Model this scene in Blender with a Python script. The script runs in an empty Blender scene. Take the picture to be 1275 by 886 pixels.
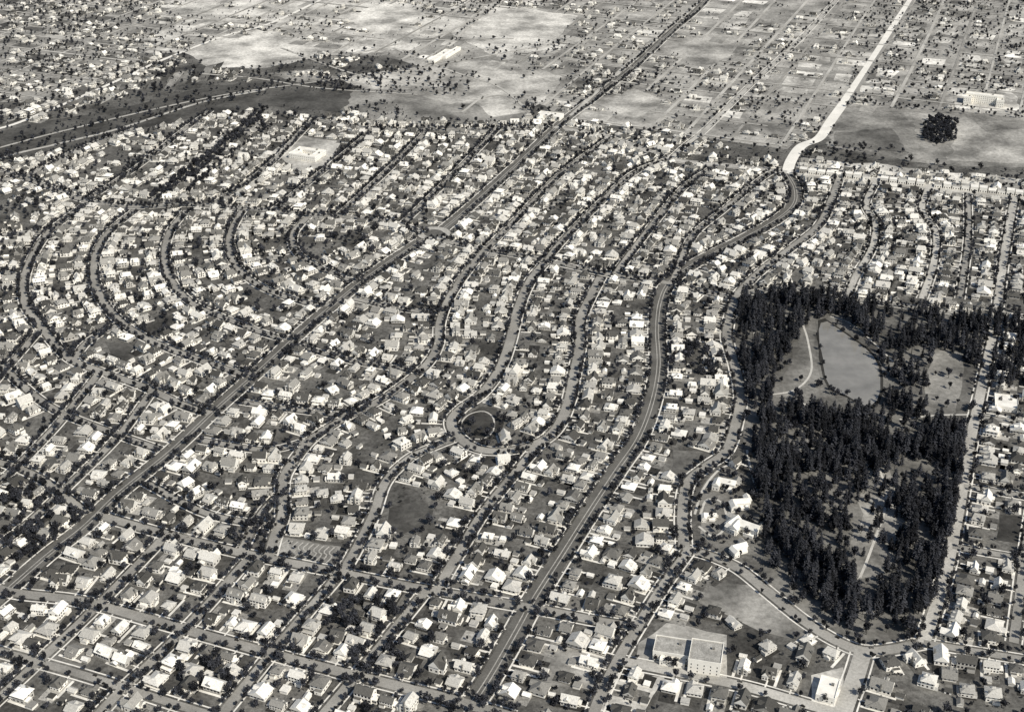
import bpy, math, random, numpy as np
from mathutils import Vector
random.seed(7); R=random.random; U=random.uniform
# ---------------- inverse camera projection: image pixel coordinates -> ground metres ----------------
F=1650.0; P=math.atan(893.0/F); H=791.0
cP,sP=math.cos(P),math.sin(P)
def G(u,v):
    a=(u-637.5)/F; b=(443-v)/F
    t=H/(sP-b*cP)
    return (a*t,(cP+b*sP)*t)
def I(x,y):
    d=y*cP+H*sP; b=(y*sP-H*cP)/d
    return (637.5+F*x/d, 443-F*b)
scene=bpy.context.scene
col=scene.collection
WT=(1.0,.965,.875); CT=(.93,.97,1.12)
# ---------------- materials ----------------
def nm(name):
    m=bpy.data.materials.new(name); m.use_nodes=True
    nt=m.node_tree; b=nt.nodes['Principled BSDF']; b.inputs['Roughness'].default_value=.9
    b.inputs['Specular IOR Level'].default_value=.15
    return m,nt,b
def ramp(nt,stops,interp='LINEAR',tint=(1,1,1)):
    r=nt.nodes.new('ShaderNodeValToRGB'); cr=r.color_ramp; cr.interpolation=interp
    while len(cr.elements)>1: cr.elements.remove(cr.elements[-1])
    for i,(p,v) in enumerate(stops):
        e=cr.elements[0] if i==0 else cr.elements.new(p)
        e.position=p; e.color=(v*tint[0],v*tint[1],v*tint[2],1)
    return r
def noise(nt,scale,detail=4,rough=.6,obj=False):
    n=nt.nodes.new('ShaderNodeTexNoise')
    n.inputs['Scale'].default_value=scale; n.inputs['Detail'].default_value=detail; n.inputs['Roughness'].default_value=rough
    if obj: nt.links.new(nt.nodes.new('ShaderNodeTexCoord').outputs['Object'],n.inputs['Vector'])
    else: nt.links.new(nt.nodes.new('ShaderNodeNewGeometry').outputs['Position'],n.inputs['Vector'])
    return n
def mul(nt,a,b):
    m=nt.nodes.new('ShaderNodeMix'); m.data_type='RGBA'; m.blend_type='MULTIPLY'; m.inputs[0].default_value=1
    nt.links.new(a,m.inputs[6]); nt.links.new(b,m.inputs[7]); return m.outputs[2]
def mottled(name,lo,hi,s1=.02,s2=.25,amp=(.55,1.5),rough=.9,tint=WT):
    m,nt,b=nm(name)
    r1=ramp(nt,[(.35,lo),(.65,hi)],tint=tint); nt.links.new(noise(nt,s1).outputs[0],r1.inputs[0])
    r2=ramp(nt,[(.3,amp[0]),(.7,amp[1])]); nt.links.new(noise(nt,s2,6,.75).outputs[0],r2.inputs[0])
    nt.links.new(mul(nt,r1.outputs[0],r2.outputs[0]),b.inputs['Base Color']); b.inputs['Roughness'].default_value=rough
    return m
def attrmat(name,s2=.3,amp=(.5,1.6),s3=None,amp3=(.5,1.5)):
    m,nt,b=nm(name)
    a=nt.nodes.new('ShaderNodeAttribute'); a.attribute_name='tone'
    r2=ramp(nt,[(.3,amp[0]),(.7,amp[1])]); nt.links.new(noise(nt,s2,6,.75).outputs[0],r2.inputs[0])
    o=mul(nt,a.outputs['Color'],r2.outputs[0])
    if s3:
        r3=ramp(nt,[(.36,amp3[0]),(.64,amp3[1])]); nt.links.new(noise(nt,s3,5,.6).outputs[0],r3.inputs[0]); o=mul(nt,o,r3.outputs[0])
    nt.links.new(o,b.inputs['Base Color']); return m
def randmat(name,stops,amp=(.8,1.2),scale=1.2,interp='LINEAR'):
    m,nt,b=nm(name)
    oi=nt.nodes.new('ShaderNodeObjectInfo'); r=ramp(nt,stops,interp,WT)
    nt.links.new(oi.outputs['Random'],r.inputs[0])
    r2=ramp(nt,[(.3,amp[0]),(.7,amp[1])]); nt.links.new(noise(nt,scale,3,.7).outputs[0],r2.inputs[0])
    nt.links.new(mul(nt,r.outputs[0],r2.outputs[0]),b.inputs['Base Color']); return m
M_ground=mottled('ground_soil_grass',.04,.14,.016,.2,(.4,1.8))
M_lot=attrmat('lawn_grass',.35,(.4,1.7))
M_field=attrmat('field_grass',.15,(.6,1.45),.013,(.5,1.5))
M_street=mottled('oiled_macadam',.21,.33,.02,.5,(.75,1.2))
M_asph=mottled('dark_asphalt',.09,.14,.03,.5,(.75,1.25))
M_conc=mottled('concrete_road',.65,.78,.03,.5,(.85,1.1))
M_dirt=mottled('dirt_road',.32,.5,.015,.4,(.7,1.2))
M_walk=mottled('concrete_walk',.55,.82,.05,.6,(.8,1.12))
M_path=mottled('gravel_path',.42,.55,.05,.6,(.8,1.15))
M_stripe=mottled('faded_lane_strip',.28,.38,.05,.6)
M_wall=randmat('painted_siding',[(0,.84),(.5,.88),(.64,.65),(.78,.45),(.9,.84),(1,.3)],(.94,1.06))
M_wall2=mottled('stucco_white',.8,.88,.1,.8,(.95,1.03))
M_roof=randmat('shingle_roof',[(0,.05),(.14,.09),(.26,.24),(.4,.46),(.54,.78),(.62,.16),(.74,.86),(.86,.6),(.93,.12),(1,.06)],(.75,1.25),.8)
M_roof2=mottled('tar_roof',.24,.38,.1,.7)
M_roofw=mottled('light_roof',.65,.84,.1,.7,(.9,1.05))
M_brick=mottled('chimney_brick',.15,.22,.5,1)
M_win,_nt,_b=nm('window_glass'); _b.inputs['Base Color'].default_value=(.02,.02,.025,1); _b.inputs['Roughness'].default_value=.15
M_trim,_nt,_b=nm('white_trim'); _b.inputs['Base Color'].default_value=(.84,.81,.74,1)
def leafmat(name,lo,hi):
    m,nt,b=nm(name); oi=nt.nodes.new('ShaderNodeObjectInfo')
    r=ramp(nt,[(0,lo),(1,hi)],tint=CT); nt.links.new(oi.outputs['Random'],r.inputs[0])
    n=noise(nt,.7,2,.6,True); r2=ramp(nt,[(.3,.4),(.7,1.8)]); nt.links.new(n.outputs[0],r2.inputs[0])
    nt.links.new(mul(nt,r.outputs[0],r2.outputs[0]),b.inputs['Base Color']); return m
M_leaf=leafmat('broadleaf_foliage',.014,.055); M_fir=leafmat('fir_foliage',.012,.045)
M_bark=mottled('bark',.06,.1,.5,2)
M_water,_nt,_b=nm('pond_water'); _b.inputs['Roughness'].default_value=.06; _b.inputs['Specular IOR Level'].default_value=.5
_r=ramp(_nt,[(.3,.17),(.7,.27)],tint=WT); _n=noise(_nt,.03,3); _nt.links.new(_n.outputs[0],_r.inputs[0]); _nt.links.new(_r.outputs[0],_b.inputs['Base Color'])
_bp=_nt.nodes.new('ShaderNodeBump'); _bp.inputs['Strength'].default_value=.15; _n2=noise(_nt,.5,3); _nt.links.new(_n2.outputs[0],_bp.inputs['Height']); _nt.links.new(_bp.outputs[0],_b.inputs['Normal'])
# ---------------- mesh helper ----------------
class MB:
    def __init__(s): s.v=[];s.f=[];s.m=[];s.t=[];s.mats=[]
    def mi(s,mat):
        if mat not in s.mats: s.mats.append(mat)
        return s.mats.index(mat)
    def face(s,pts,mat,tone=0):
        n=len(s.v); s.v+=pts; s.f.append(tuple(range(n,n+len(pts)))); s.m.append(s.mi(mat)); s.t.append(tone)
    def box(s,cx,cy,z0,z1,w,d,mat,top=None):
        q=[(cx-w/2,cy-d/2),(cx+w/2,cy-d/2),(cx+w/2,cy+d/2),(cx-w/2,cy+d/2)]
        for i in range(4):
            a,b=q[i],q[(i+1)%4]; s.face([(a[0],a[1],z0),(b[0],b[1],z0),(b[0],b[1],z1),(a[0],a[1],z1)],mat)
        s.face([(a[0],a[1],z1) for a in q],top or mat)
    def wins(s,cx,cy,w,d,z,h,n,m,ww=1.3):
        for i in range(n):
            x=cx-w/2+w*(i+.5)/n
            for sg in(-1,1):
                y=cy+sg*(d/2+.05); s.face([(x-ww/2,y,z),(x+ww/2,y,z),(x+ww/2,y,z+h),(x-ww/2,y,z+h)],M_win)
        for i in range(m):
            y=cy-d/2+d*(i+.5)/m
            for sg in(-1,1):
                x=cx+sg*(w/2+.05); s.face([(x,y-ww/2,z),(x,y+ww/2,z),(x,y+ww/2,z+h),(x,y-ww/2,z+h)],M_win)
    def gable(s,cx,cy,z,w,d,h,ax,ov=.6,wall=None,roof=None,hip=0):
        wall=wall or M_wall; roof=roof or M_roof
        W=w/2+ov; D=d/2+ov; zb=z-.25
        def T(a,b,c): return (cx+a,cy+b,c) if ax=='x' else (cx+b,cy+a,c)
        if ax!='x': W,D=d/2+ov,w/2+ov
        i=hip
        A,B,C,E=T(-W,-D,zb),T(W,-D,zb),T(W,D,zb),T(-W,D,zb); r1,r2=T(-W+i,0,z+h),T(W-i,0,z+h)
        s.face([A,B,r2,r1],roof); s.face([C,E,r1,r2],roof); s.face([A,B,C,E],M_trim)
        e=roof if hip>0 else wall
        s.face([B,C,r2],e); s.face([E,A,r1],e)
    def obj(s,name,link=True):
        me=bpy.data.meshes.new(name); me.from_pydata(s.v,[],s.f)
        for m in s.mats: me.materials.append(m)
        me.polygons.foreach_set('material_index',s.m)
        if any(s.t):
            a=me.attributes.new('tone','FLOAT_COLOR','FACE')
            arr=np.ones((len(s.t),4),'f'); t=np.array(s.t,'f')
            for k in range(3): arr[:,k]=t*WT[k]
            a.data.foreach_set('color',arr.ravel())
        me.update()
        if not link: return me
        o=bpy.data.objects.new(name,me); col.objects.link(o); return o
# ---------------- occupancy raster ----------------
RES=2.0; X0,Y0,NX,NY=-1700,650,1700,1800
occ=np.zeros((NX,NY),np.uint8)
def stamp(x,y,r,val):
    i,j=int((x-X0)/RES),int((y-Y0)/RES); k=int(math.ceil(r/RES))
    if i-k<0 or j-k<0 or i+k>=NX or j+k>=NY: return
    gx=np.arange(-k,k+1)*RES; m=(gx[:,None]**2+gx[None,:]**2)<=r*r
    sub=occ[i-k:i+k+1,j-k:j+k+1]; sub[m]=np.maximum(sub[m],val)
def at(x,y):
    i,j=int((x-X0)/RES),int((y-Y0)/RES)
    return occ[i,j] if 0<=i<NX and 0<=j<NY else 9
def recfree(x,y,w,d,a):
    c,s=math.cos(a),math.sin(a)
    for p in(-.5,-.17,.17,.5):
        for q in(-.5,-.17,.17,.5):
            if at(x+p*w*c-q*d*s,y+p*w*s+q*d*c): return False
    return True
def recstamp(x,y,w,d,a,val):
    c,s=math.cos(a),math.sin(a); n=int(w/1.6)+1; m=int(d/1.6)+1
    for i in range(n+1):
        for j in range(m+1):
            p=(i/n-.5)*w; q=(j/m-.5)*d
            ii,jj=int((x+p*c-q*s-X0)/RES),int((y+p*s+q*c-Y0)/RES)
            if 0<=ii<NX and 0<=jj<NY: occ[ii,jj]=max(occ[ii,jj],val)
def pip(p,poly):
    x,y=p; ins=False; n=len(poly); j=n-1
    for i in range(n):
        xi,yi=poly[i]; xj,yj=poly[j]
        if (yi>y)!=(yj>y) and x<(xj-xi)*(y-yi)/(yj-yi)+xi: ins=not ins
        j=i
    return ins
def smooth(pts,step=7.0):
    P_=[Vector(G(*p)) for p in pts]
    if len(P_)==2: out=[P_[0].lerp(P_[1],i/20) for i in range(21)]
    else:
        Q=[P_[0]*2-P_[1]]+P_+[P_[-1]*2-P_[-2]]; out=[]
        for i in range(1,len(Q)-2):
            p0,p1,p2,p3=Q[i-1:i+3]
            for k in range(12):
                t=k/12; out.append(.5*((2*p1)+(p2-p0)*t+(2*p0-5*p1+4*p2-p3)*t*t+(3*p1-p0-3*p2+p3)*t**3))
        out.append(P_[-1])
    res=[out[0]]; acc=0
    for a,b in zip(out,out[1:]):
        L=(b-a).length
        while acc+L>=step:
            t=(step-acc)/L; a=a.lerp(b,t); res.append(a.copy()); L=(b-a).length; acc=0
        acc+=L
    res.append(out[-1]); return res
def normals(pl):
    N=[]
    for i in range(len(pl)):
        d=pl[min(i+1,len(pl)-1)]-pl[max(i-1,0)]
        if d.length<1e-6: d=Vector((1,0))
        d.normalize(); N.append(Vector((-d.y,d.x)))
    return N
# ---------------- streets: (kind,width,treeDensity,houseDensity,points) ----------------
S=[]
def st(k,w,t,h,*p): S.append([k,w*(.85 if k=='s' else 1),t,h,smooth(list(p)),p])
st('a',17,.6,.95,(-60,792),(0,742),(60,690),(105,655),(150,612),(212,562),(270,508),(322,462),(370,418),(420,375),(470,336),(527,298))
st('a',16,.4,.9,(552,285),(580,262),(640,208),(700,152),(740,122),(790,82),(835,40),(870,10),(895,-20))
st('a',18,.8,1,(560,915),(605,850),(640,790),(665,745),(700,690),(735,635),(768,585),(795,545),(812,500),(820,455),(818,410),(822,375),(835,350),(870,325),(920,300),(965,275),(988,255),(990,235),(980,216))
st('c',19,.1,.3,(980,216),(985,200),(998,182),(1020,172),(1035,150),(1060,115),(1090,70),(1115,30),(1135,0),(1150,-25))
st('s',13,.5,1,(852,684),(850,640),(856,602),(880,580),(905,560),(918,520),(922,490),(915,455),(905,420),(910,390),(920,365),(950,335),(990,305),(1020,280),(1035,250),(1045,222))
st('s',11,.7,1,(858,684),(825,730),(795,778),(770,820),(748,865),(735,900))
st('s',14,.6,1,(748,345),(735,370),(722,400),(722,430),(715,465),(708,500),(695,530),(675,549),(640,560),(600,560),(572,545),(562,525),(575,508),(600,490),(622,460),(635,425),(645,385),(660,350),(680,325))
st('s',12,.7,1,(605,310),(580,340),(560,370),(548,400),(545,430),(530,455),(500,480),(470,500),(430,520),(390,545),(365,575),(352,600),(352,640),(342,668),(335,692))
st('s',11,.6,1,(568,545),(540,556),(510,570),(480,600),(465,640),(445,680),(428,710))
st('s',11,.8,1,(672,552),(640,590),(600,640),(570,690),(543,735))
st('s',12,.7,1,(530,296),(560,302),(600,310),(680,325),(760,342),(830,352),(870,362),(912,372))
st('s',11,.8,1,(680,325),(700,300),(750,250),(790,215),(832,198))
st('s',11,.8,1,(765,342),(810,283),(850,235),(885,210))
st('s',10,.9,1,(608,308),(655,260),(700,215),(755,175))
st('s',10,.7,1,(838,350),(862,295),(900,262),(945,225),(965,212))
st('d',12,.2,.8,(690,158),(760,172),(835,198),(900,206),(980,214))
st('d',9,.2,.9,(835,198),(855,180),(880,160),(930,110),(1000,45),(1050,-10))
st('d',22,.1,.9,(985,214),(1060,222),(1150,232),(1300,250))
st('s',13,.7,1,(118,640),(200,663),(300,688),(400,708),(500,728),(600,746),(680,760),(740,772),(790,780))
st('s',13,.5,1,(-40,722),(20,738),(100,748),(200,775),(300,803),(400,830),(500,855),(560,870),(640,893))
st('s',11,.7,1,(205,668),(120,755),(30,840),(-30,895))
st('s',11,.7,1,(312,692),(235,778),(150,860),(120,892))
st('s',11,.7,1,(425,712),(345,805),(275,890))
st('s',11,.7,1,(528,738),(440,845),(400,892))
st('s',10,.5,1,(-40,800),(40,822),(120,845),(230,880),(290,898))
st('s',13,.4,.8,(856,684),(885,692),(920,708),(960,740),(1000,772),(1040,797),(1075,810),(1110,808),(1150,800))
st('d',11,.5,1,(1150,800),(1170,740),(1185,680),(1200,600),(1210,540),(1225,470),(1240,395),(1250,320),(1265,235))
st('d',15,.2,.8,(1075,810),(1066,840),(1055,870),(1045,900))
st('d',11,.3,.9,(772,822),(790,826),(850,838),(930,855),(1010,878),(1060,892))
st('s',10,.4,1,(1150,800),(1300,825)); st('s',10,.4,1,(1186,680),(1300,700)); st('s',10,.4,1,(1200,605),(1300,622)); st('s',10,.5,1,(1212,518),(1300,530)); st('s',10,.5,1,(1240,390),(1320,400))
st('s',10,.4,1,(1262,800),(1275,700),(1290,600),(1305,480))
st('d',9,.5,1,(1090,228),(1078,255),(1090,280),(1085,310),(1065,345),(1055,372))
st('d',9,.5,1,(1155,235),(1148,262),(1165,290),(1162,330),(1148,372))
st('s',9,.5,1,(1205,240),(1205,300),(1195,372))
st('s',9,.5,1,(925,366),(985,358),(1055,372),(1148,384),(1238,396))
# left arcs
st('s',12,1,1,(105,255),(62,288),(40,320),(30,350),(32,380),(50,405),(85,445),(125,462),(180,482),(230,505),(262,515))
st('s',12,1,1,(168,262),(140,285),(122,310),(117,340),(125,370),(152,402),(190,425),(240,445),(300,465),(320,466))
st('s',11,1,1,(232,262),(212,288),(205,318),(212,348),(240,378),(290,400),(345,420),(368,420))
st('s',11,1,1,(302,262),(288,288),(286,314),(302,340),(335,362),(385,378),(415,380))
st('s',11,.9,1,(385,268),(366,290),(368,312),(395,332),(435,348),(455,348))
st('s',10,.8,1,(90,450),(110,425),(150,402))
st('s',10,.8,1,(30,345),(-40,330)); st('s',10,.8,1,(-40,300),(30,290),(62,288))
st('s',11,.6,1,(-40,205),(30,222),(105,250),(168,258),(232,255),(302,260),(385,268),(450,272),(500,280),(528,292))
st('s',10,.8,1,(50,410),(20,445),(-20,490)); st('s',10,.9,1,(125,462),(70,530),(10,590),(-40,625)); st('s',10,.9,1,(190,486),(150,540),(90,600),(30,655),(-20,690))
st('s',10,.6,1,(0,455),(60,505),(130,535),(200,560))
st('s',10,.6,1,(-40,565),(40,590),(110,640))
st('s',10,.7,1,(250,548),(330,560),(385,548)) ; st('s',9,.8,1,(180,600),(260,640),(345,655))
st('s',9,.9,1,(370,430),(440,450),(520,462)); st('s',9,.7,1,(300,500),(380,512),(440,518)); st('s',9,.9,1,(440,372),(500,385),(552,390))
st('s',9,.8,1,(300,686),(325,640),(352,610))
# upper left streets
st('s',10,.9,1,(105,252),(175,205),(225,165),(262,138))
st('s',10.1,1.3,1,(190,250),(240,215),(290,175),(325,140))
st('s',10,1,1,(265,255),(330,210),(380,160),(392,148))
st('s',10,.9,1,(340,262),(400,215),(455,170)); st('s',10,.8,1,(420,270),(480,215),(530,165)); st('s',10,.8,1,(500,280),(560,222),(620,160))
st('s',10,.7,1,(30,222),(100,185),(170,160)); st('s',10,.5,1,(392,148),(455,160),(530,162),(620,160),(690,158))
# railway and boundary roads
st('d',6,.15,.3,(-60,200),(0,184),(60,168),(150,146),(230,128),(300,115),(380,104),(470,92),(560,78),(660,60),(760,40),(860,22))
st('d',8,.3,.5,(-60,232),(0,198),(70,180),(150,160),(250,128),(330,112))
st('c',9,.1,.5,(-60,165),(0,160),(60,138),(130,108),(200,76),(280,45),(340,28),(420,-10))
for q in ([(250,92),(320,98),(400,110),(520,118)],[(490,60),(560,88),(620,108),(660,140)],[(430,70),(520,52),(640,48)],[(520,80),(565,50),(600,20),(640,-10)],[(350,60),(440,92),(500,100)],[(575,140),(610,120),(690,118)]):
    st('d',6,.1,.35,*q)
# ---- far grid
TH=math.atan(762/1876.0); e1=Vector((math.sin(TH),math.cos(TH))); e2=Vector((-math.cos(TH),math.sin(TH)))
REG=[(-80,140),(60,125),(200,66),(330,62),(480,70),(650,120),(720,150),(980,186),(1010,160),(1300,205),(1300,-45),(-80,-45)]
OPEN=[[(1045,132),(1120,134),(1200,140),(1300,150),(1300,210),(1160,205),(1030,182)],
 [(420,98),(480,88),(560,80),(600,75),(660,82),(700,95),(680,125),(640,150),(540,150),(470,120)],[(560,40),(600,22),(650,10),(720,20),(700,42),(690,60),(620,72)],[(230,66),(270,50),(330,42),(400,55),(390,72),(330,85),(260,84)],
 [(820,60),(880,45),(930,60),(880,85)],[(740,128),(790,110),(830,125),(790,150)],[(420,20),(480,5),(530,18),(470,40)],[(930,130),(970,118),(1000,135),(960,160)]]
def openfield(u,v): return any(pip((u,v),q) for q in OPEN)
def opn(x,y): return .5+.5*math.sin(x*.0051+1.7*math.sin(y*.0034))*math.sin(y*.0058+.9*math.sin(x*.0043)+1)
def gridline(o,d,step,L,k,w,t,h):
    cur=[]; n=int(L/step); ph=U(0,6); nn=Vector((-d.y,d.x)); thr=U(.6,.95)
    def flush():
        if len(cur)>8: S.append([k,w,t,h,list(cur),None])
        cur.clear()
    for i in range(n):
        p=o+d*(i*step)+nn*(5*math.sin(i*.021+ph)); uv=I(p.x,p.y)
        if -70<uv[0]<1340 and uv[1]>-42 and pip(uv,REG) and not openfield(*uv) and not opn(p.x,p.y)>(thr if h==0 else 1.0): cur.append(p)
        else: flush()
    flush()
for i in range(-30,34): gridline(e2*(i*78.0+20+U(-9,9))+e1*900,e1,8,3400,random.choice('dds'),U(4.5,7.5),.25,.9)
for j in range(0,26): gridline(e1*(1500+j*125.0+U(-18,18))-e2*2600,e2,8,5200,random.choice('dds'),U(4.5,7),.15,.0)
for s in S:
    pl=s[4]
    for p in pl: stamp(p.x,p.y,s[1]/2+3.2,1)
    for a,b in zip(pl,pl[1:]): stamp((a.x+b.x)/2,(a.y+b.y)/2,s[1]/2+3.2,1)
kinds={'a':M_asph,'s':M_street,'c':M_conc,'d':M_dirt}
def ribbon(mb,pl,off,w,z,mat,tone=0):
    N=normals(pl)
    for i in range(len(pl)-1):
        a,b=pl[i],pl[i+1]; na,nb=N[i],N[i+1]
        p=[a+na*(off+w/2),a+na*(off-w/2),b+nb*(off-w/2),b+nb*(off+w/2)]
        mb.face([(q.x,q.y,z) for q in p],mat,tone)
for i,s in enumerate(S):
    mb=MB(); z=.22+i*.004
    ribbon(mb,s[4],0,s[1],z,kinds[s[0]])
    if s[0]=='a':
        for o in(-1.9,1.9): ribbon(mb,s[4],o,1.0,z+.003,M_stripe)
    mb.obj({'a':'avenue','s':'street','c':'concrete_road','d':'dirt_road'}[s[0]])
    if s[5] and (s[0] in 'as' or (s[0]=='d' and s[1]>8.5)):
        mb=MB(); k=s[1]/2+3
        ribbon(mb,s[4],k,1.5,.15+(i%9)*.007,M_walk); ribbon(mb,s[4],-k,1.5,.15+(i%9)*.007+.0035,M_walk)
        mb.obj('sidewalk')
# ---------------- ground & fields ----------------
mb=MB(); mb.face([(-30000,-8000,0),(30000,-8000,0),(30000,60000,0),(-30000,60000,0)],M_ground); mb.obj('ground')
zc=[.004]
def rough_edge(pts,amp=.04):
    out=[]; n=len(pts)
    for i in range(n):
        a,b=Vector(G(*pts[i])),Vector(G(*pts[(i+1)%n])); L=(b-a).length; k=max(1,min(14,int(L/18))); nn=Vector((-(b-a).y,(b-a).x)).normalized()
        for j in range(k):
            p=a.lerp(b,j/k); out.append(tuple(p+nn*(U(-1,1)*min(6,L*amp) if j else 0)))
    return out
def patch(name,pts,tone,mat=None,block=0,rough=True):
    zc[0]+=.003; w=rough_edge(pts) if rough else [G(*p) for p in pts]
    mb=MB(); mb.face([(a,b,zc[0]) for a,b in w],mat or M_field,tone); mb.obj(name)
    if block:
        xs=[a for a,b in w]; ys=[b for a,b in w]
        for i in range(max(0,int((min(xs)-X0)/RES)),min(NX,int((max(xs)-X0)/RES)+1)):
            for j in range(max(0,int((min(ys)-Y0)/RES)),min(NY,int((max(ys)-Y0)/RES)+1)):
                if pip((X0+i*RES,Y0+j*RES),w): occ[i,j]=max(occ[i,j],block)
patch('far_ground',[(-300,140),(60,125),(200,66),(480,70),(650,120),(720,150),(980,186),(1010,160),(1500,225),(1500,-200),(-300,-200)],.26,rough=False)  # pale far land, its tone also raised to stand in for distance haze
patch('field',[(180,66),(300,62),(480,66),(560,40),(640,20),(900,-60),(250,-60),(200,10)],.42)
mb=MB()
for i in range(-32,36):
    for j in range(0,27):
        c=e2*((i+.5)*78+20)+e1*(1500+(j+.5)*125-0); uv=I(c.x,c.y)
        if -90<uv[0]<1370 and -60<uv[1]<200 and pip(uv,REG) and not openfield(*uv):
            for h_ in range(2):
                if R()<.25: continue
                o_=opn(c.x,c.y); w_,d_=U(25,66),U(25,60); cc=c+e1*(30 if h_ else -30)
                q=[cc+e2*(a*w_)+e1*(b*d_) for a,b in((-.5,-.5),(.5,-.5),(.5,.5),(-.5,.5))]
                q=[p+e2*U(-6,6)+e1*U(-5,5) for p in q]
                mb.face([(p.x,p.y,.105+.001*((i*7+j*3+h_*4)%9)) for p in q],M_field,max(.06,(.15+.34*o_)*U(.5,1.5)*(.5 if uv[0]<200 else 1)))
mb.obj('block_ground')  # varied block tones, lightened overall as painted aerial haze
patch('field',[(-60,178),(60,150),(150,135),(240,112),(300,103),(380,98),(440,98),(500,122),(420,140),(370,134),(330,132),(200,155),(90,182),(-60,215)],.07,block=3)
for q,t in zip(OPEN,(.2,.36,.46,.46,.32,.34,.5,.26)): patch('field',q,t,block=3)
mb=MB()   # truck gardens in strips
for k in range(22):
    a=k/22; u=-20+a*290; v=158-a*62; t=random.choice([.05,.08,.12,.18,.28])
    q=[(u,v+U(0,4)),(u+12,v-3),(u+26+U(-4,4),v-22),(u+13,v-19)]
    mb.face([(*G(*p),.13+.001*k) for p in q],M_field,t)
mb.obj('truck_garden')
patch('field',[(440,110),(500,112),(560,125),(660,140),(640,155),(540,160),(430,145)],.2)
patch('field',[(500,112),(545,108),(600,118),(560,130)],.28); patch('field',[(590,128),(640,125),(660,140),(615,146)],.4); patch('field',[(330,92),(390,86),(430,98),(380,104)],.26)
patch('field',[(1120,140),(1200,142),(1230,165),(1150,172)],.27); patch('field',[(1040,165),(1110,160),(1130,190),(1040,182)],.12); patch('field',[(1190,165),(1300,160),(1300,205),(1180,200)],.3)
patch('field',[(1000,196),(1300,225),(1300,240),(1000,214)],.45)
PARK=[(925,372),(985,364),(1055,378),(1148,388),(1234,400),(1220,470),(1205,540),(1195,600),(1180,680),(1165,740),(1146,795),(1108,803),(1078,804),(1040,790),(1000,765),(962,735),(935,706),(945,640),(925,560),(925,520),(928,490),(921,455),(912,420)]
patch('park_lawn',PARK,.13,block=4)
patch('park_lawn',[(1160,435),(1200,440),(1198,480),(1190,520),(1145,520),(1150,480)],.24); patch('park_lawn',[(985,430),(1000,410),(1014,400),(1016,440),(1024,480),(1048,503),(1030,515),(1000,512),(975,490)],.16)
patch('park_lawn',[(1060,570),(1105,580),(1130,640),(1118,690),(1100,720),(1065,720),(1058,680),(1075,640)],.22)
POND=[(1022,402),(1030,400),(1042,408),(1052,415),(1066,425),(1078,434),(1088,444),(1094,456),(1096,470),(1096,486),(1092,498),(1084,505),(1074,505),(1064,498),(1054,492),(1044,488),(1034,482),(1028,470),(1025,455),(1023,438),(1020,420)]
POND_RIM=[(1059+(u-1059)*1.1,455+(v-455)*1.07) for u,v in POND]
patch('pond_reflection_rim',POND_RIM,.03)  # dark rim painted in for tree reflections along the shore
patch('pond',POND,0,M_water)
patch('park_lawn',[(572,530),(582,515),(600,506),(618,508),(628,525),(622,545),(600,550),(585,546)],.06,block=3)
patch('vacant_lot',[(485,632),(525,622),(540,634),(535,652),(500,665),(482,656)],.07,block=3)
patch('vacant_lot',[(880,725),(935,728),(960,750),(985,770),(1010,790),(985,795),(945,785),(905,765),(870,750)],.22,block=3)
patch('vacant_lot',[(350,668),(425,680),(415,702),(335,685)],.22,block=3)
for q,t in (([(838,560),(875,562),(862,585),(835,590)],.1),([(1245,640),(1290,645),(1290,680),(1240,672)],.06),([(130,425),(170,430),(160,450),(140,448)],.08)): patch('vacant_lot',q,t,block=3)
patch('schoolyard',[(338,190),(366,168),(425,176),(410,205),(372,215)],.36,block=3)
patch('hospital_grounds',[(1185,110),(1260,112),(1275,140),(1190,135)],.5,block=3)
patch('mansion_grounds',[(868,620),(885,590),(915,585),(930,620),(942,690),(900,690),(872,665)],.14,block=3)
patch('hall_grounds',[(795,800),(830,775),(905,790),(905,850),(860,840),(792,822)],.28,block=3)
patch('gravel_lot',[(690,785),(765,790),(745,860),(665,850)],.24); patch('gravel_lot',[(765,838),(830,842),(800,890),(745,885)],.4); patch('gravel_lot',[(1010,840),(1050,830),(1045,885),(1010,880)],.5,block=3)
mb=MB()
for k,pts in enumerate([[(955,492),(990,485),(1010,462),(1006,425),(1000,405)],[(1120,522),(1165,517),(1205,516)],[(930,560),(936,590),(945,615)],[(1092,575),(1104,620),(1086,680),(1066,730)],[(1034,394),(1058,402),(1086,425),(1112,450)],[(990,490),(1020,520),(1060,540)],[(940,400),(938,440)],[(865,640),(875,610),(895,585),(918,575)],[(870,655),(890,668),(905,650),(898,625),(880,622),(872,640)],[(578,540),(574,528),(584,516),(602,512),(614,520),(614,536),(602,546),(588,546)]]):
    ribbon(mb,smooth(pts,5),0,2.6 if k<9 else 1.8,.2+k*.004,M_path)
mb.obj('park_path')
mb=MB()
for k in range(12):
    ribbon(mb,smooth([(345+k*6.5,670+k*1.0),(338+k*6.5,676+k*1.1),(342+k*6.5,680+k*1.1),(333+k*6.6,687+k*1.3)],4),0,1.4,.14,M_dirt)
mb.obj('garden_rows')
mb=MB(); c=Vector(G(540,291)); pl=[c+Vector((math.cos(a),math.sin(a)))*20 for a in [i*math.pi/20 for i in range(41)]]
ribbon(mb,pl,0,11,.9,M_dirt); mb.obj('traffic_circle'); stamp(c.x,c.y,30,1)
mb=MB(); mb.face([(c.x+14*math.cos(i*.3142),c.y+14*math.sin(i*.3142),.905) for i in range(20)],M_lot,.1); mb.obj('circle_lawn')
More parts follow.
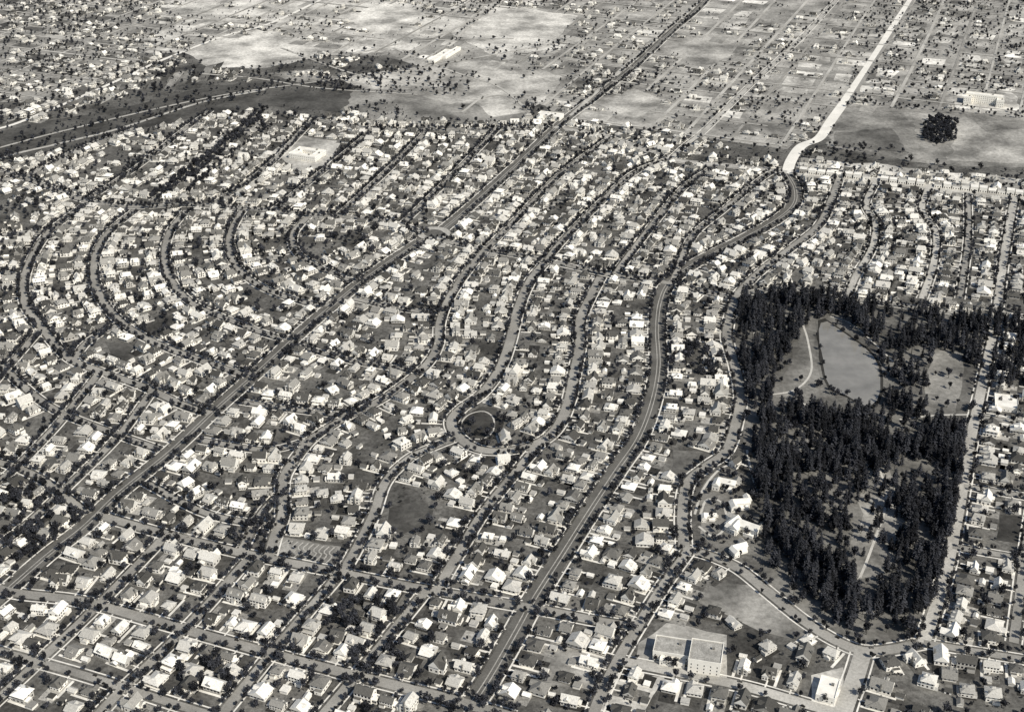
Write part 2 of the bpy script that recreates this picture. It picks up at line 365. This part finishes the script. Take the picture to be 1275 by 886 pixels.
# ---------------- house models ----------------
def chim(m,x,y,z): m.box(x,y,2,z,1.1,.9,M_brick)
def H_bung():
    m=MB(); m.box(0,0,0,3.6,10,11.5,M_wall); m.wins(0,0,10,11.5,1.4,1.4,3,4); m.gable(0,0,3.6,10,11.5,3.8,'x',.9)
    m.box(0,-2.6,3.4,6.0,3.6,4.2,M_wall); m.gable(0,-2.6,6.0,3.6,4.4,1.1,'y',.35); m.wins(0,-2.6,3.6,4.2,4.8,.9,2,0,1)
    for x in(-3.6,0,3.6): m.box(x,-7.6,0,2.9,.5,.5,M_trim)
    m.gable(0,-6.8,2.95,8.6,2.4,.7,'x',.3,M_trim); m.box(0,-6.9,0,.5,9,2.6,M_walk); chim(m,5.2,1,8); return m
def H_front():
    m=MB(); m.box(0,0,0,4.4,8.6,13,M_wall); m.wins(0,0,8.6,13,1.4,1.4,3,5); m.gable(0,0,4.4,8.6,13,4.3,'y',.7)
    m.box(1,-7.6,0,.4,6,2.8,M_walk); m.gable(1,-7.7,2.9,5.6,2.8,1.6,'y',.4)
    for x in(-1.6,3.6): m.box(x,-8.8,.4,2.8,.5,.5,M_trim)
    m.box(-2.6,2,5,6.8,4,3,M_wall); m.gable(-2.6,2,6.8,4,3,.8,'x',.2); chim(m,4.5,0,8.5)
    m.face([(-1,-7.25,5),(1,-7.25,5),(1,-7.25,6.3),(-1,-7.25,6.3)],M_win); return m
def H_four():
    m=MB(); m.box(0,0,0,6.2,9.6,9.6,M_wall); m.wins(0,0,9.6,9.6,1.2,1.4,3,3); m.wins(0,0,9.6,9.6,4.1,1.3,3,3)
    m.gable(0,0,6.2,9.6,9.6,2.8,'x',.9,hip=5.2); m.box(0,-2.7,6.4,8.2,2.6,2.4,M_wall); m.gable(0,-2.7,8.2,2.6,2.4,.8,'x',.4,hip=1.2)
    m.box(0,-6,0,.5,9.4,2.4,M_walk); m.gable(0,-6,3.0,9.2,2.4,.8,'x',.3,hip=1.4)
    for x in(-4.2,0,4.2): m.box(x,-7,.5,2.8,.45,.45,M_trim)
    m.box(-2,6,0,3.2,5,2.6,M_wall,M_roof); chim(m,3.2,2,9.6); return m
def H_tudor():
    m=MB(); m.box(0,1,0,5.2,12,7.6,M_wall); m.wins(0,1,12,7.6,1.3,1.4,4,2); m.gable(0,1,5.2,12,7.6,4.4,'x',.45)
    m.box(-2.8,-3.6,0,5.0,5,5,M_wall); m.wins(-2.8,-3.6,5,5,1.3,1.5,2,1); m.gable(-2.8,-3.2,5.0,5,6.2,3.4,'y',.4)
    m.box(3.5,5.4,0,3,5,2.8,M_wall); m.gable(3.5,5.6,3,5,3,1.4,'y',.3); m.box(2.2,-3.2,0,8.8,1.5,.9,M_brick)
    m.box(3,-.9,5.2,7,2.2,2.4,M_wall); m.gable(3,-.9,7,2.2,2.4,.9,'y',.25); return m
def H_col():
    m=MB(); m.box(0,0,0,6.0,12,8,M_wall); m.wins(0,0,12,8,1.2,1.5,5,2); m.wins(0,0,12,8,4,1.4,5,2); m.gable(0,0,6,12,8,2.9,'x',.4)
    m.box(7.6,0,0,3.1,3.2,6,M_wall2,M_roofw); m.wins(7.6,0,3.2,6,1,1.5,2,3); m.box(0,-4.8,0,3.0,2.6,1.6,M_trim); m.gable(0,-4.8,3,2.6,1.6,.9,'y',.2)
    for x in(-3,3): m.box(x,-2.2,6.4,7.8,1.5,2,M_wall); m.gable(x,-2.2,7.8,1.5,2,.6,'y',.15)
    chim(m,-6.3,0,10); m.box(-3,5.2,0,3,5,2.4,M_wall,M_roof); return m
def H_hip():
    m=MB(); m.box(0,0,0,3.5,11,10,M_wall); m.wins(0,0,11,10,1.3,1.4,4,3); m.gable(0,0,3.5,11,10,2.9,'x',.8,hip=4.6)
    m.box(2.6,-5.6,0,3.3,5,3,M_wall); m.gable(2.6,-5.0,3.3,5,4.6,1.9,'y',.5); m.wins(2.6,-5.6,5,3,1.2,1.3,2,0); chim(m,-4,1,7); return m
def H_jerk():
    m=MB(); m.box(0,0,0,5.4,9,10.5,M_wall); m.wins(0,0,9,10.5,1.2,1.4,3,3); m.wins(0,0,9,10.5,3.7,1.1,2,3,1.1); m.gable(0,0,5.4,9,10.5,4,'y',.6,hip=1.8)
    m.box(5.3,-1,0,3,2.6,5,M_wall); m.gable(5.3,-1,3,2.6,5,1.2,'x',.3); m.box(-1,-6.2,0,2.9,5,2,M_wall2,M_roofw); chim(m,-4.7,2,10); return m
def H_gar():
    m=MB(); m.box(0,0,0,2.5,4.4,6,M_wall); m.gable(0,0,2.5,4.4,6,1.5,'y',.35); m.face([(-1.2,-3.05,0),(1.2,-3.05,0),(1.2,-3.05,2.1),(-1.2,-3.05,2.1)],M_trim); return m
def H_shed():
    m=MB(); m.box(0,0,0,2.3,6,5.4,M_wall2,M_roof); m.box(0,0,2.3,2.5,6.5,5.9,M_roof); m.face([(-1.2,-2.75,0),(1.2,-2.75,0),(1.2,-2.75,2.1),(-1.2,-2.75,2.1)],M_win); return m
houses=[(n,f().obj(n,link=False)) for n,f in (('bungalow',H_bung),('gabled_house',H_front),('foursquare_house',H_four),('tudor_house',H_tudor),('colonial_house',H_col),('hip_roof_house',H_hip),('jerkinhead_house',H_jerk))]
gar=[('garage',H_gar().obj('garage',link=False)),('flat_roof_garage',H_shed().obj('flat_roof_garage',link=False))]
def put(name,me,x,y,a,s,sz=None,flip=False):
    o=bpy.data.objects.new(name,me); o.location=(x,y,0); o.rotation_euler=(0,0,a); o.scale=(-s if flip else s,s,sz or s); col.objects.link(o); return o
def dens(x,y,u,v):
    if pip((u,v),REG):
        k=1.1-1.25*opn(x,y)
        if u<200: return .18+.5*k
        if u<600: return .05+.28*k
        return .06+.46*k
    return 1 if math.sin(x*.019+2*math.sin(y*.011))*math.sin(y*.016+x*.007)<.66 else .35
lawn=MB(); drive=MB(); nh=0; trees=[]; shrubs=[]
def quad(mb,x,y,w,d,a,z,mat,tone=0):
    c,s=math.cos(a),math.sin(a)
    mb.face([(x+p*w*c-q*d*s,y+p*w*s+q*d*c,z) for p,q in((-.5,-.5),(.5,-.5),(.5,.5),(-.5,.5))],mat,tone)
order=sorted(range(len(S)),key=lambda i:0 if S[i][5] else 1)
for row in (0,1):
  for si in order:
    k,w,td,hd,pl,src=S[si]; N=normals(pl)
    if row and not src: continue
    for side in(1,-1):
      for extra in ((0,) if row==0 else (20,36)):
        acc=U(4,12)
        for i in range(1,len(pl)):
            L=(pl[i]-pl[i-1]).length; acc-=L
            if acc>0: continue
            p=pl[i]; n=N[i]*side; uv=I(p.x,p.y)
            if hd*dens(p.x,p.y,*uv)<R(): acc=13; continue
            off=w/2+U(14,18)+extra; q=p+n*off
            a=math.atan2(n.y,n.x)-math.pi/2
            if not recfree(q.x,q.y,13,12.6,a): acc=3.5; continue
            if row and (pip(I(q.x,q.y),REG) or R()<.5): acc=12; continue
            name,me=random.choice(houses); s=U(.92,1.35)
            far=pip(uv,REG)
            if far: s*=.83
            put(name,me,q.x,q.y,a+U(-.05,.05)+(math.pi/2 if R()<.15 else 0),s,s*U(.8,1.08),R()<.5)
            recstamp(q.x,q.y,12.6*s,12.6*s,a,2); nh+=1
            t=Vector((math.cos(a),math.sin(a))); z=.115+(nh%11)*.003; sd=random.choice((-1,1))
            if row==0:
                c=p+n*(w/2+4+15)
                quad(lawn,c.x,c.y,14.6,30,a,z,M_lot,random.choice([.03,.04,.05,.06,.08,.1,.14,.22,.32]))
                dc=q+t*sd*7.4+n
                if R()<.85: quad(drive,dc.x,dc.y,2.5,off+3,a,z+.0015,M_walk)
                wc=p+n*(w/2+5); quad(drive,wc.x,wc.y,1.5,9,a,z+.0015,M_walk)
            else: quad(lawn,q.x,q.y,U(12,18),U(14,22),a,z,M_lot,random.choice([.03,.05,.08,.12,.2]))
            g=q+t*sd*U(3,6)+n*U(12,17)
            if R()<(.3 if far else .8) and recfree(g.x,g.y,6,7,a):
                gn,gm=random.choice(gar); put(gn,gm,g.x,g.y,a+(math.pi/2 if R()<.3 else 0),U(.95,1.3)); recstamp(g.x,g.y,6,7,a,2)
            for _k in range(4):
                h=q+t*U(-8,8)+n*(U(-8.5,-6.5) if R()<.5 else U(7,14))
                if at(h.x,h.y)!=2: shrubs.append((h.x,h.y,U(.2,.42)))
            acc=(13.8 if row==0 else 14.5)*max(1,s*.95)+U(-.4,3)
print('houses',nh)
lawn.obj('lawn'); drive.obj('driveway')
# ---------------- trees ----------------
def rv():
    while 1:
        v=Vector((U(-1,1),U(-1,1),U(-1,1)))
        if .05<v.length<1: return v
def leafq(m,p,s,mat):
    a=rv().normalized(); b=a.cross(rv()).normalized(); a=a*s; b=b*s*.8
    m.face([tuple(p-a-b),tuple(p+a-b*.6),tuple(p+a*.8+b),tuple(p-a*.7+b)],mat)
def trunk(m,h,r,p0=Vector((0,0,0)),d=Vector((0,0,1))):
    x=d.orthogonal().normalized(); y=d.cross(x); e=p0+d*h
    for i in range(5):
        a,b=i*1.2566,(i+1)*1.2566
        A=x*math.cos(a)+y*math.sin(a); B=x*math.cos(b)+y*math.sin(b)
        m.face([tuple(p0+A*r),tuple(p0+B*r),tuple(e+B*r*.45),tuple(e+A*r*.45)],M_bark)
def decid(h,w,nc=11,per=26):
    m=MB(); trunk(m,h*.55,.3)
    for i in range(nc):
        v=rv(); c=Vector((v.x*w*.62,v.y*w*.62,h*.62+v.z*h*.26)); r=w*U(.28,.46)
        st0=Vector((0,0,h*U(.3,.45))); d=c-st0; trunk(m,d.length*.9,.11,st0,d.normalized())
        for k in range(per):
            q=rv(); q=q.normalized()*(.55+.45*R())
            leafq(m,c+q*r,U(.3,.62),M_leaf)
    return m
def conif(h,w,n=22,bare=.14):
    m=MB(); trunk(m,h*.97,.5); lx,ly=U(-.4,.4),U(-.4,.4)
    for i in range(n):
        f=(i+.3)/n; z=h*(bare+(1-bare)*f); r=w*(1-f)**.55*U(.6,1.3)+.3
        k=int(4+4*(1-f)); a0=U(0,6)
        for j in range(k):
            if R()<.14: continue
            a=a0+j*6.283/k+U(-.35,.35); rr=r*U(.5,1.25); d=Vector((math.cos(a),math.sin(a),0)); s=Vector((-d.y,d.x,0))*rr*.34
            dz=rr*U(.1,.45)
            b=Vector((lx*f,ly*f,z+U(-.4,.4))); mid=b+d*rr*.6-Vector((0,0,dz*.35)); tip=b+d*rr-Vector((0,0,dz))
            m.face([tuple(b),tuple(mid-s),tuple(tip),tuple(mid+s)],M_fir)
            m.face([tuple(b+d*rr*.25+Vector((0,0,.5))),tuple(mid-s*.7-Vector((0,0,1.1))),tuple(mid+s*.7-Vector((0,0,1.1)))],M_fir)
            leafq(m,tip+rv()*.4,U(.4,.9),M_fir)
    return m
D=[decid(9,3.6),decid(8,3.2),decid(11,4.6,14),decid(7.5,3.9),decid(12,3.4,13),decid(9,4.6,13)]
D=[d.obj('broadleaf_tree_mesh',link=False) for d in D]
C=[conif(28,4.8),conif(33,5.0,25,.3),conif(24,4.3,18),conif(30,4.2,22,.25),conif(26,5.8,17,.1),conif(35,4.6,24,.4)]
C=[d.obj('fir_tree_mesh',link=False) for d in C]
TM=[([(0,600),(95,612),(115,655),(60,692),(-30,710),(-30,600)],.95),([(405,755),(490,745),(505,840),(455,845),(410,800)],.8),([(395,295),(470,298),(500,318),(440,342),(400,325)],.6),
([(385,95),(480,84),(595,92),(580,122),(500,118),(400,116)],.6),([(835,425),(905,440),(890,472),(835,455)],.85),([(190,815),(262,805),(300,862),(200,875)],.8),
([(-40,-40),(190,-40),(190,60),(0,140),(-40,140)],.5),([(1150,150),(1172,146),(1192,152),(1190,176),(1165,182),(1148,174)],.98),([(1090,-40),(1300,-40),(1300,112),(1130,125),(1060,100)],.5),
([(572,515),(600,505),(630,500),(680,515),(682,532),(640,552),(590,552)],.55),([(600,60),(700,50),(750,80),(650,100)],.3),([(205,240),(225,215),(300,165),(325,145),(335,160),(240,238)],.85),([(-60,175),(150,135),(300,105),(430,98),(440,108),(300,125),(150,158),(-60,205)],.22),([(1060,122),(1300,142),(1300,150),(1055,132)],.6),([(1010,175),(1140,185),(1140,192),(1010,186)],.5),([(300,740),(360,745),(340,800),(280,790)],.6),([(0,760),(70,770),(60,850),(0,850)],.5),([(640,120),(700,125),(680,145),(640,140)],.5),([(60,20),(260,30),(200,70),(60,110)],.4),([(0,70),(110,80),(90,110),(0,130)],.6),([(940,110),(1040,130),(1000,160),(900,150)],.5),([(-40,560),(300,600),(560,880),(-40,900)],.42),([(-40,180),(60,200),(40,420),(-40,440)],.5)]
def densT(u,v):
    for q,d in TM:
        if pip((u,v),q): return d
    return None
for s in S:      # street trees
    k,w,td,hd,pl,src=s; N=normals(pl)
    if src: td=min(1.1,td*1.5)
    for side in(1,-1):
        acc=U(0,8)
        for i in range(1,len(pl)):
            acc-=(pl[i]-pl[i-1]).length
            while acc<=0:
                acc+=U(6.6,8.8) if td>.6 else U(9,14)
                ph=.5+.5*math.sin(pl[i].x*.013+pl[i].y*.017+side)
                if R()>td*(.62+.5*ph): continue
                if not src and R()<opn(pl[i].x,pl[i].y)+.2: continue
                p=pl[i]+N[i]*side*(w/2+U(.6,2.6))
                trees.append((p.x+U(-3,3)*abs(N[i].y),p.y+U(-3,3)*abs(N[i].x),U(.62,1.12)*(1.5 if td>1.05 and abs(w-8.585)<.01 else 1)*(1 if src else .75)))
for _ in range(60000):
    x,y=U(-1500,1500),U(780,3700); u,v=I(x,y)
    if u<-60 or u>1340: continue
    o=at(x,y); d=densT(u,v); far=pip((u,v),REG)
    cl=.5+.5*math.sin(x*.021+1.3*math.sin(y*.017))*math.sin(y*.023+x*.009)
    cg=max(0,math.sin(x*.007+y*.003+1.5*math.sin(y*.009)))*max(0,math.sin(y*.008-x*.002))
    base=(.13+.32*cl+.5*cg) if not far else (.02+.16*cl+.7*cg*cg)*(1.15-.9*opn(x,y))
    if d is not None: base=d
    if o in(1,2,4): continue
    if o==3 and (d is None): continue
    if R()<base: trees.append((x,y,U(.5,1.35)*(.8 if far else 1)))
    elif R()<(.4 if not far else .15): shrubs.append((x,y,U(.2,.45)))
for q,d in TM:
    w=[G(*p) for p in q]
    if d<.8: continue
    A_=(max(a for a,b in w)-min(a for a,b in w))*(max(b for a,b in w)-min(b for a,b in w))
    for _ in range(int(A_/45)):
        x=U(min(a for a,b in w),max(a for a,b in w)); y=U(min(b for a,b in w),max(b for a,b in w))
        if pip((x,y),w) and at(x,y) not in(1,2): trees.append((x,y,U(.8,1.3)))
# park firs
Z=[([(918,376),(978,368),(985,430),(965,470),(952,525),(932,500),(920,440)],220),
([(975,366),(1055,380),(1148,390),(1232,402),(1222,460),(1165,432),(1150,520),(1104,525),(1106,470),(1080,424),(1040,393),(975,396)],360),
([(935,530),(985,505),(1050,525),(1110,530),(1198,530),(1195,600),(1178,690),(1150,790),(1100,790),(1082,770),(1105,720),(1125,640),(1105,595),(1070,575),(1055,640),(1062,720),(1010,745),(955,705),(945,640)],860),
([(975,700),(1060,700),(1080,785),(1040,780)],40),([(1238,400),(1300,405),(1300,480),(1232,485)],120),([(1000,515),(1110,518),(1110,560),(1010,560)],70),([(1060,560),(1130,580),(1120,720),(1060,720)],42),([(985,395),(1012,395),(1010,430),(985,430)],14)]
for q,n in Z:
    w=[G(*p) for p in q]; k=0; tries=0
    while k<n and tries<14000:
        tries+=1
        x=U(min(a for a,b in w),max(a for a,b in w)); y=U(min(b for a,b in w),max(b for a,b in w))
        if not pip((x,y),w): continue
        cl=math.sin(x*.037+2*math.sin(y*.023))*math.sin(y*.031+x*.02)
        if cl<-.22 and R()<.8: continue
        put('fir_tree',random.choice(C),x,y,U(0,6.28),U(.42,1.0),None); k+=1
for _ in range(520):
    u,v=U(915,1230),U(370,800)
    if pip((u,v),PARK) and not pip((u,v),POND_RIM):
        x,y=G(u,v)
        if R()<.4 or (not(975<u<1120 and 395<v<515) and not(1060<u<1130 and 570<v<720)): trees.append((x,y,U(.8,1.5)))
for k in range(26):    # shore trees
    u,v=POND_RIM[k%len(POND_RIM)]; x,y=G(u+U(-3,3),v+U(-2,2)); trees.append((x,y,U(.6,1.1)))
for _ in range(70):
    u,v=U(868,945),U(585,700); x,y=G(u,v); trees.append((x,y,U(.6,1.1)))
def instancer(name,protos,pts):
    pc=bpy.data.collections.new(name+'_kinds')
    for i,me in enumerate(protos): pc.objects.link(bpy.data.objects.new(name+'_kind',me))
    me=bpy.data.meshes.new(name); me.from_pydata([(x,y,0) for x,y,s in pts],[],[])
    for an,vals in(('rotz',[U(0,6.28) for _ in pts]),('scl',[p[2] for p in pts])):
        a=me.attributes.new(an,'FLOAT','POINT'); a.data.foreach_set('value',vals)
    a=me.attributes.new('pick','INT','POINT'); a.data.foreach_set('value',[random.randrange(len(protos)) for _ in pts])
    o=bpy.data.objects.new(name,me); col.objects.link(o)
    g=bpy.data.node_groups.new(name,'GeometryNodeTree'); g.interface.new_socket('Geometry',in_out='INPUT',socket_type='NodeSocketGeometry'); g.interface.new_socket('Geometry',in_out='OUTPUT',socket_type='NodeSocketGeometry')
    n=g.nodes; gi=n.new('NodeGroupInput'); go=n.new('NodeGroupOutput'); ip=n.new('GeometryNodeInstanceOnPoints'); ci=n.new('GeometryNodeCollectionInfo')
    ci.inputs['Collection'].default_value=pc; ci.inputs['Separate Children'].default_value=True; ci.inputs['Reset Children'].default_value=True
    def na(nme,t):
        q=n.new('GeometryNodeInputNamedAttribute'); q.data_type=t; q.inputs['Name'].default_value=nme; return q.outputs['Attribute']
    cx=n.new('ShaderNodeCombineXYZ'); L=g.links.new
    L(na('rotz','FLOAT'),cx.inputs[2]); L(cx.outputs[0],ip.inputs['Rotation']); L(na('scl','FLOAT'),ip.inputs['Scale']); L(na('pick','INT'),ip.inputs['Instance Index'])
    ip.inputs['Pick Instance'].default_value=True
    L(gi.outputs[0],ip.inputs['Points']); L(ci.outputs[0],ip.inputs['Instance']); L(ip.outputs[0],go.inputs[0])
    md=o.modifiers.new('scatter','NODES'); md.node_group=g; return o
print('trees',len(trees),'shrubs',len(shrubs))
instancer('street_and_garden_trees',D,trees); instancer('shrubs',D[:4],shrubs)
# ---------------- large buildings ----------------
def bigb(name,u,v,a,parts):
    m=MB()
    for (x,y,w,d,h,wall,roof,nw,nd) in parts:
        m.box(x,y,0,h,w,d,wall,roof)
        for (px,py,pw,pd) in((x,y-d/2+.2,w+.3,.4),(x,y+d/2-.2,w+.3,.4),(x-w/2+.2,y,.4,d-.8),(x+w/2-.2,y,.4,d-.8)): m.box(px,py,h+.003,h+.9,pw,pd,wall)
        for fl in range(max(1,int(h/3.8))): m.wins(x,y,w,d,1.3+fl*3.7,1.5,nw,nd,.9)
        m.box(x+w*.2,y+d*.15,h+.003,h+2,2.5,2,M_brick)
    o=m.obj(name); p=G(u,v); o.location=(p[0],p[1],.3); o.rotation_euler=(0,0,a); return o
A=-TH
bigb('assembly_hall',878,826,A+.15,[(0,0,28,28,14,M_wall2,M_roof2,5,5),(-30,6,31.9,22,9,M_wall2,M_roof2,7,4),(-28,-8,22,5.9,5,M_wall2,M_roofw,5,1)])
bigb('school_building',383,195,A,[(0,-14,52,11,8,M_wall2,M_roofw,14,3),(0,14,52,11,8,M_wall2,M_roofw,14,3),(-20,0,11,16.5,8,M_wall2,M_roofw,3,4),(20,0,11,16.5,8,M_wall2,M_roofw,3,4)])
bigb('hospital',1225,128,A,[(0,0,70,14,16,M_wall2,M_roofw,18,3),(-30,-14,14,13.5,13,M_wall2,M_roofw,4,4),(30,-14,14,13.5,13,M_wall2,M_roofw,4,4)])
bigb('warehouse',685,147,A,[(0,0,46,24,7,M_wall2,M_roofw,10,5)])
bigb('warehouse',548,72,A,[(0,0,14,90,6,M_wall2,M_roofw,4,16)]); bigb('warehouse',562,68,A,[(0,0,10,80,6,M_wall2,M_roofw,4,16)])
bigb('garage_building',1252,505,A+.1,[(0,0,26,30,6,M_wall2,M_roofw,6,6)])
bigb('store_building',1030,862,A,[(0,0,16,26,6,M_wall2,M_roofw,4,6)])
def man(m):
    m.gable(0,0,7,20,10,3.5,'x',.6,M_wall2,M_roofw); m.gable(-11,-6,7,8,14,3,'y',.5,M_wall2,M_roofw); m.gable(10,7,6,8,12,3,'y',.5,M_wall2,M_roof)
for (u,v,r,sc) in((905,606,A,.9),(922,630,A+.5,.85),(932,662,A-.2,1.05),(912,655,A+1.2,.85),(884,645,A+.3,.6),(920,685,A+.8,.75)):
    m=MB(); m.box(0,0,0,7,20,10,M_wall2); m.wins(0,0,20,10,1.3,1.6,6,3); m.box(-11,-6,0,7,8,14,M_wall2); m.wins(-11,-6,8,14,1.3,1.6,2,4); m.box(10,8,0,6,8,10,M_wall2); man(m)
    m.box(3,-7,0,3,10,4,M_trim); o=m.obj('white_mansion'); p=G(u,v); o.location=(p[0],p[1],.2); o.rotation_euler=(0,0,r); o.scale=(sc,sc,sc*1.1)
for i in range(26):
    u=1000+i*11.2; v=218+(u-985)*.105-5
    if 1080<u<1100 or 1148<u<1162: continue
    p=G(u,v); m=MB(); h=U(4.5,8); m.box(0,0,0,h,12,14,M_wall2 if R()<.6 else M_wall,M_roofw if R()<.6 else M_roof2); m.wins(0,0,12,14,1,2,3,3,1.6); m.box(0,-6.9,h+.003,h+.9,12.2,.4,M_trim)
    o=m.obj('shop_building'); o.location=(p[0],p[1],.2); o.rotation_euler=(0,0,A+.05)
# ---------------- parked cars ----------------
m=MB(); M_car=randmat('car_paint',[(0,.02),(.6,.05),(.8,.2),(1,.5)])
m.box(0,0,.45,1.05,1.55,3.9,M_car); m.box(0,-.45,1.053,1.8,1.4,2.0,M_car); m.wins(0,-.45,1.4,2.0,1.2,.45,1,2,.8)
m.box(0,1.3,1.053,1.15,1.0,1.2,M_car)
for x in(-.8,.8):
    m.box(x,1.35,.5,.8,.3,1.1,M_car); m.box(x,-1.35,.5,.8,.3,1.0,M_car)
    for y in(-1.3,1.35):
        c=[(x*1.06,y+.36*math.cos(k*.785),.36+.36*math.sin(k*.785)) for k in range(8)]; m.face(c,M_win)
        m.face([(a*.85,b,c_) for a,b,c_ in c],M_win)
carm=m.obj('parked_car',link=False)
for i_,s in enumerate(S):
    k,w,td,hd,pl,src=s
    if src is None: continue
    N=normals(pl)
    for i in range(2,len(pl)-2):
        if R()<.07:
            sd=random.choice((-1,1)); p=pl[i]+N[i]*sd*(w/2-1.3); o=put('parked_car',carm,p.x,p.y,math.atan2(N[i].y,N[i].x)-(0 if sd>0 else math.pi),1); o.location.z=.22+i_*.004
# ---------------- camera, light ----------------
cd=bpy.data.cameras.new('camera'); cam=bpy.data.objects.new('camera',cd); col.objects.link(cam)
cd.sensor_width=36; cd.lens=36*F/1275; cd.clip_start=1; cd.clip_end=100000
cam.location=(0,0,H); cam.rotation_euler=(math.pi/2-P,0,0); scene.camera=cam
el=math.radians(45); sx,sy=.70,-.71
d=Vector((sx*math.cos(el),sy*math.cos(el),math.sin(el)))
ld=bpy.data.lights.new('sun','SUN'); ld.energy=5; ld.angle=math.radians(.5); ld.color=(1,.95,.86)
lo=bpy.data.objects.new('sun',ld); lo.rotation_euler=(-d).to_track_quat('-Z','Y').to_euler(); col.objects.link(lo)
w=bpy.data.worlds.new('World'); scene.world=w; w.use_nodes=True; nt=w.node_tree
sk=nt.nodes.new('ShaderNodeTexSky'); sk.sky_type='NISHITA'; sk.sun_disc=False; sk.sun_elevation=el; sk.sun_rotation=math.atan2(sx,sy)
bg=nt.nodes['Background']; bg.inputs[1].default_value=.085; nt.links.new(sk.outputs[0],bg.inputs[0])
scene.view_settings.view_transform='Standard'; scene.view_settings.look='None'; scene.view_settings.exposure=0
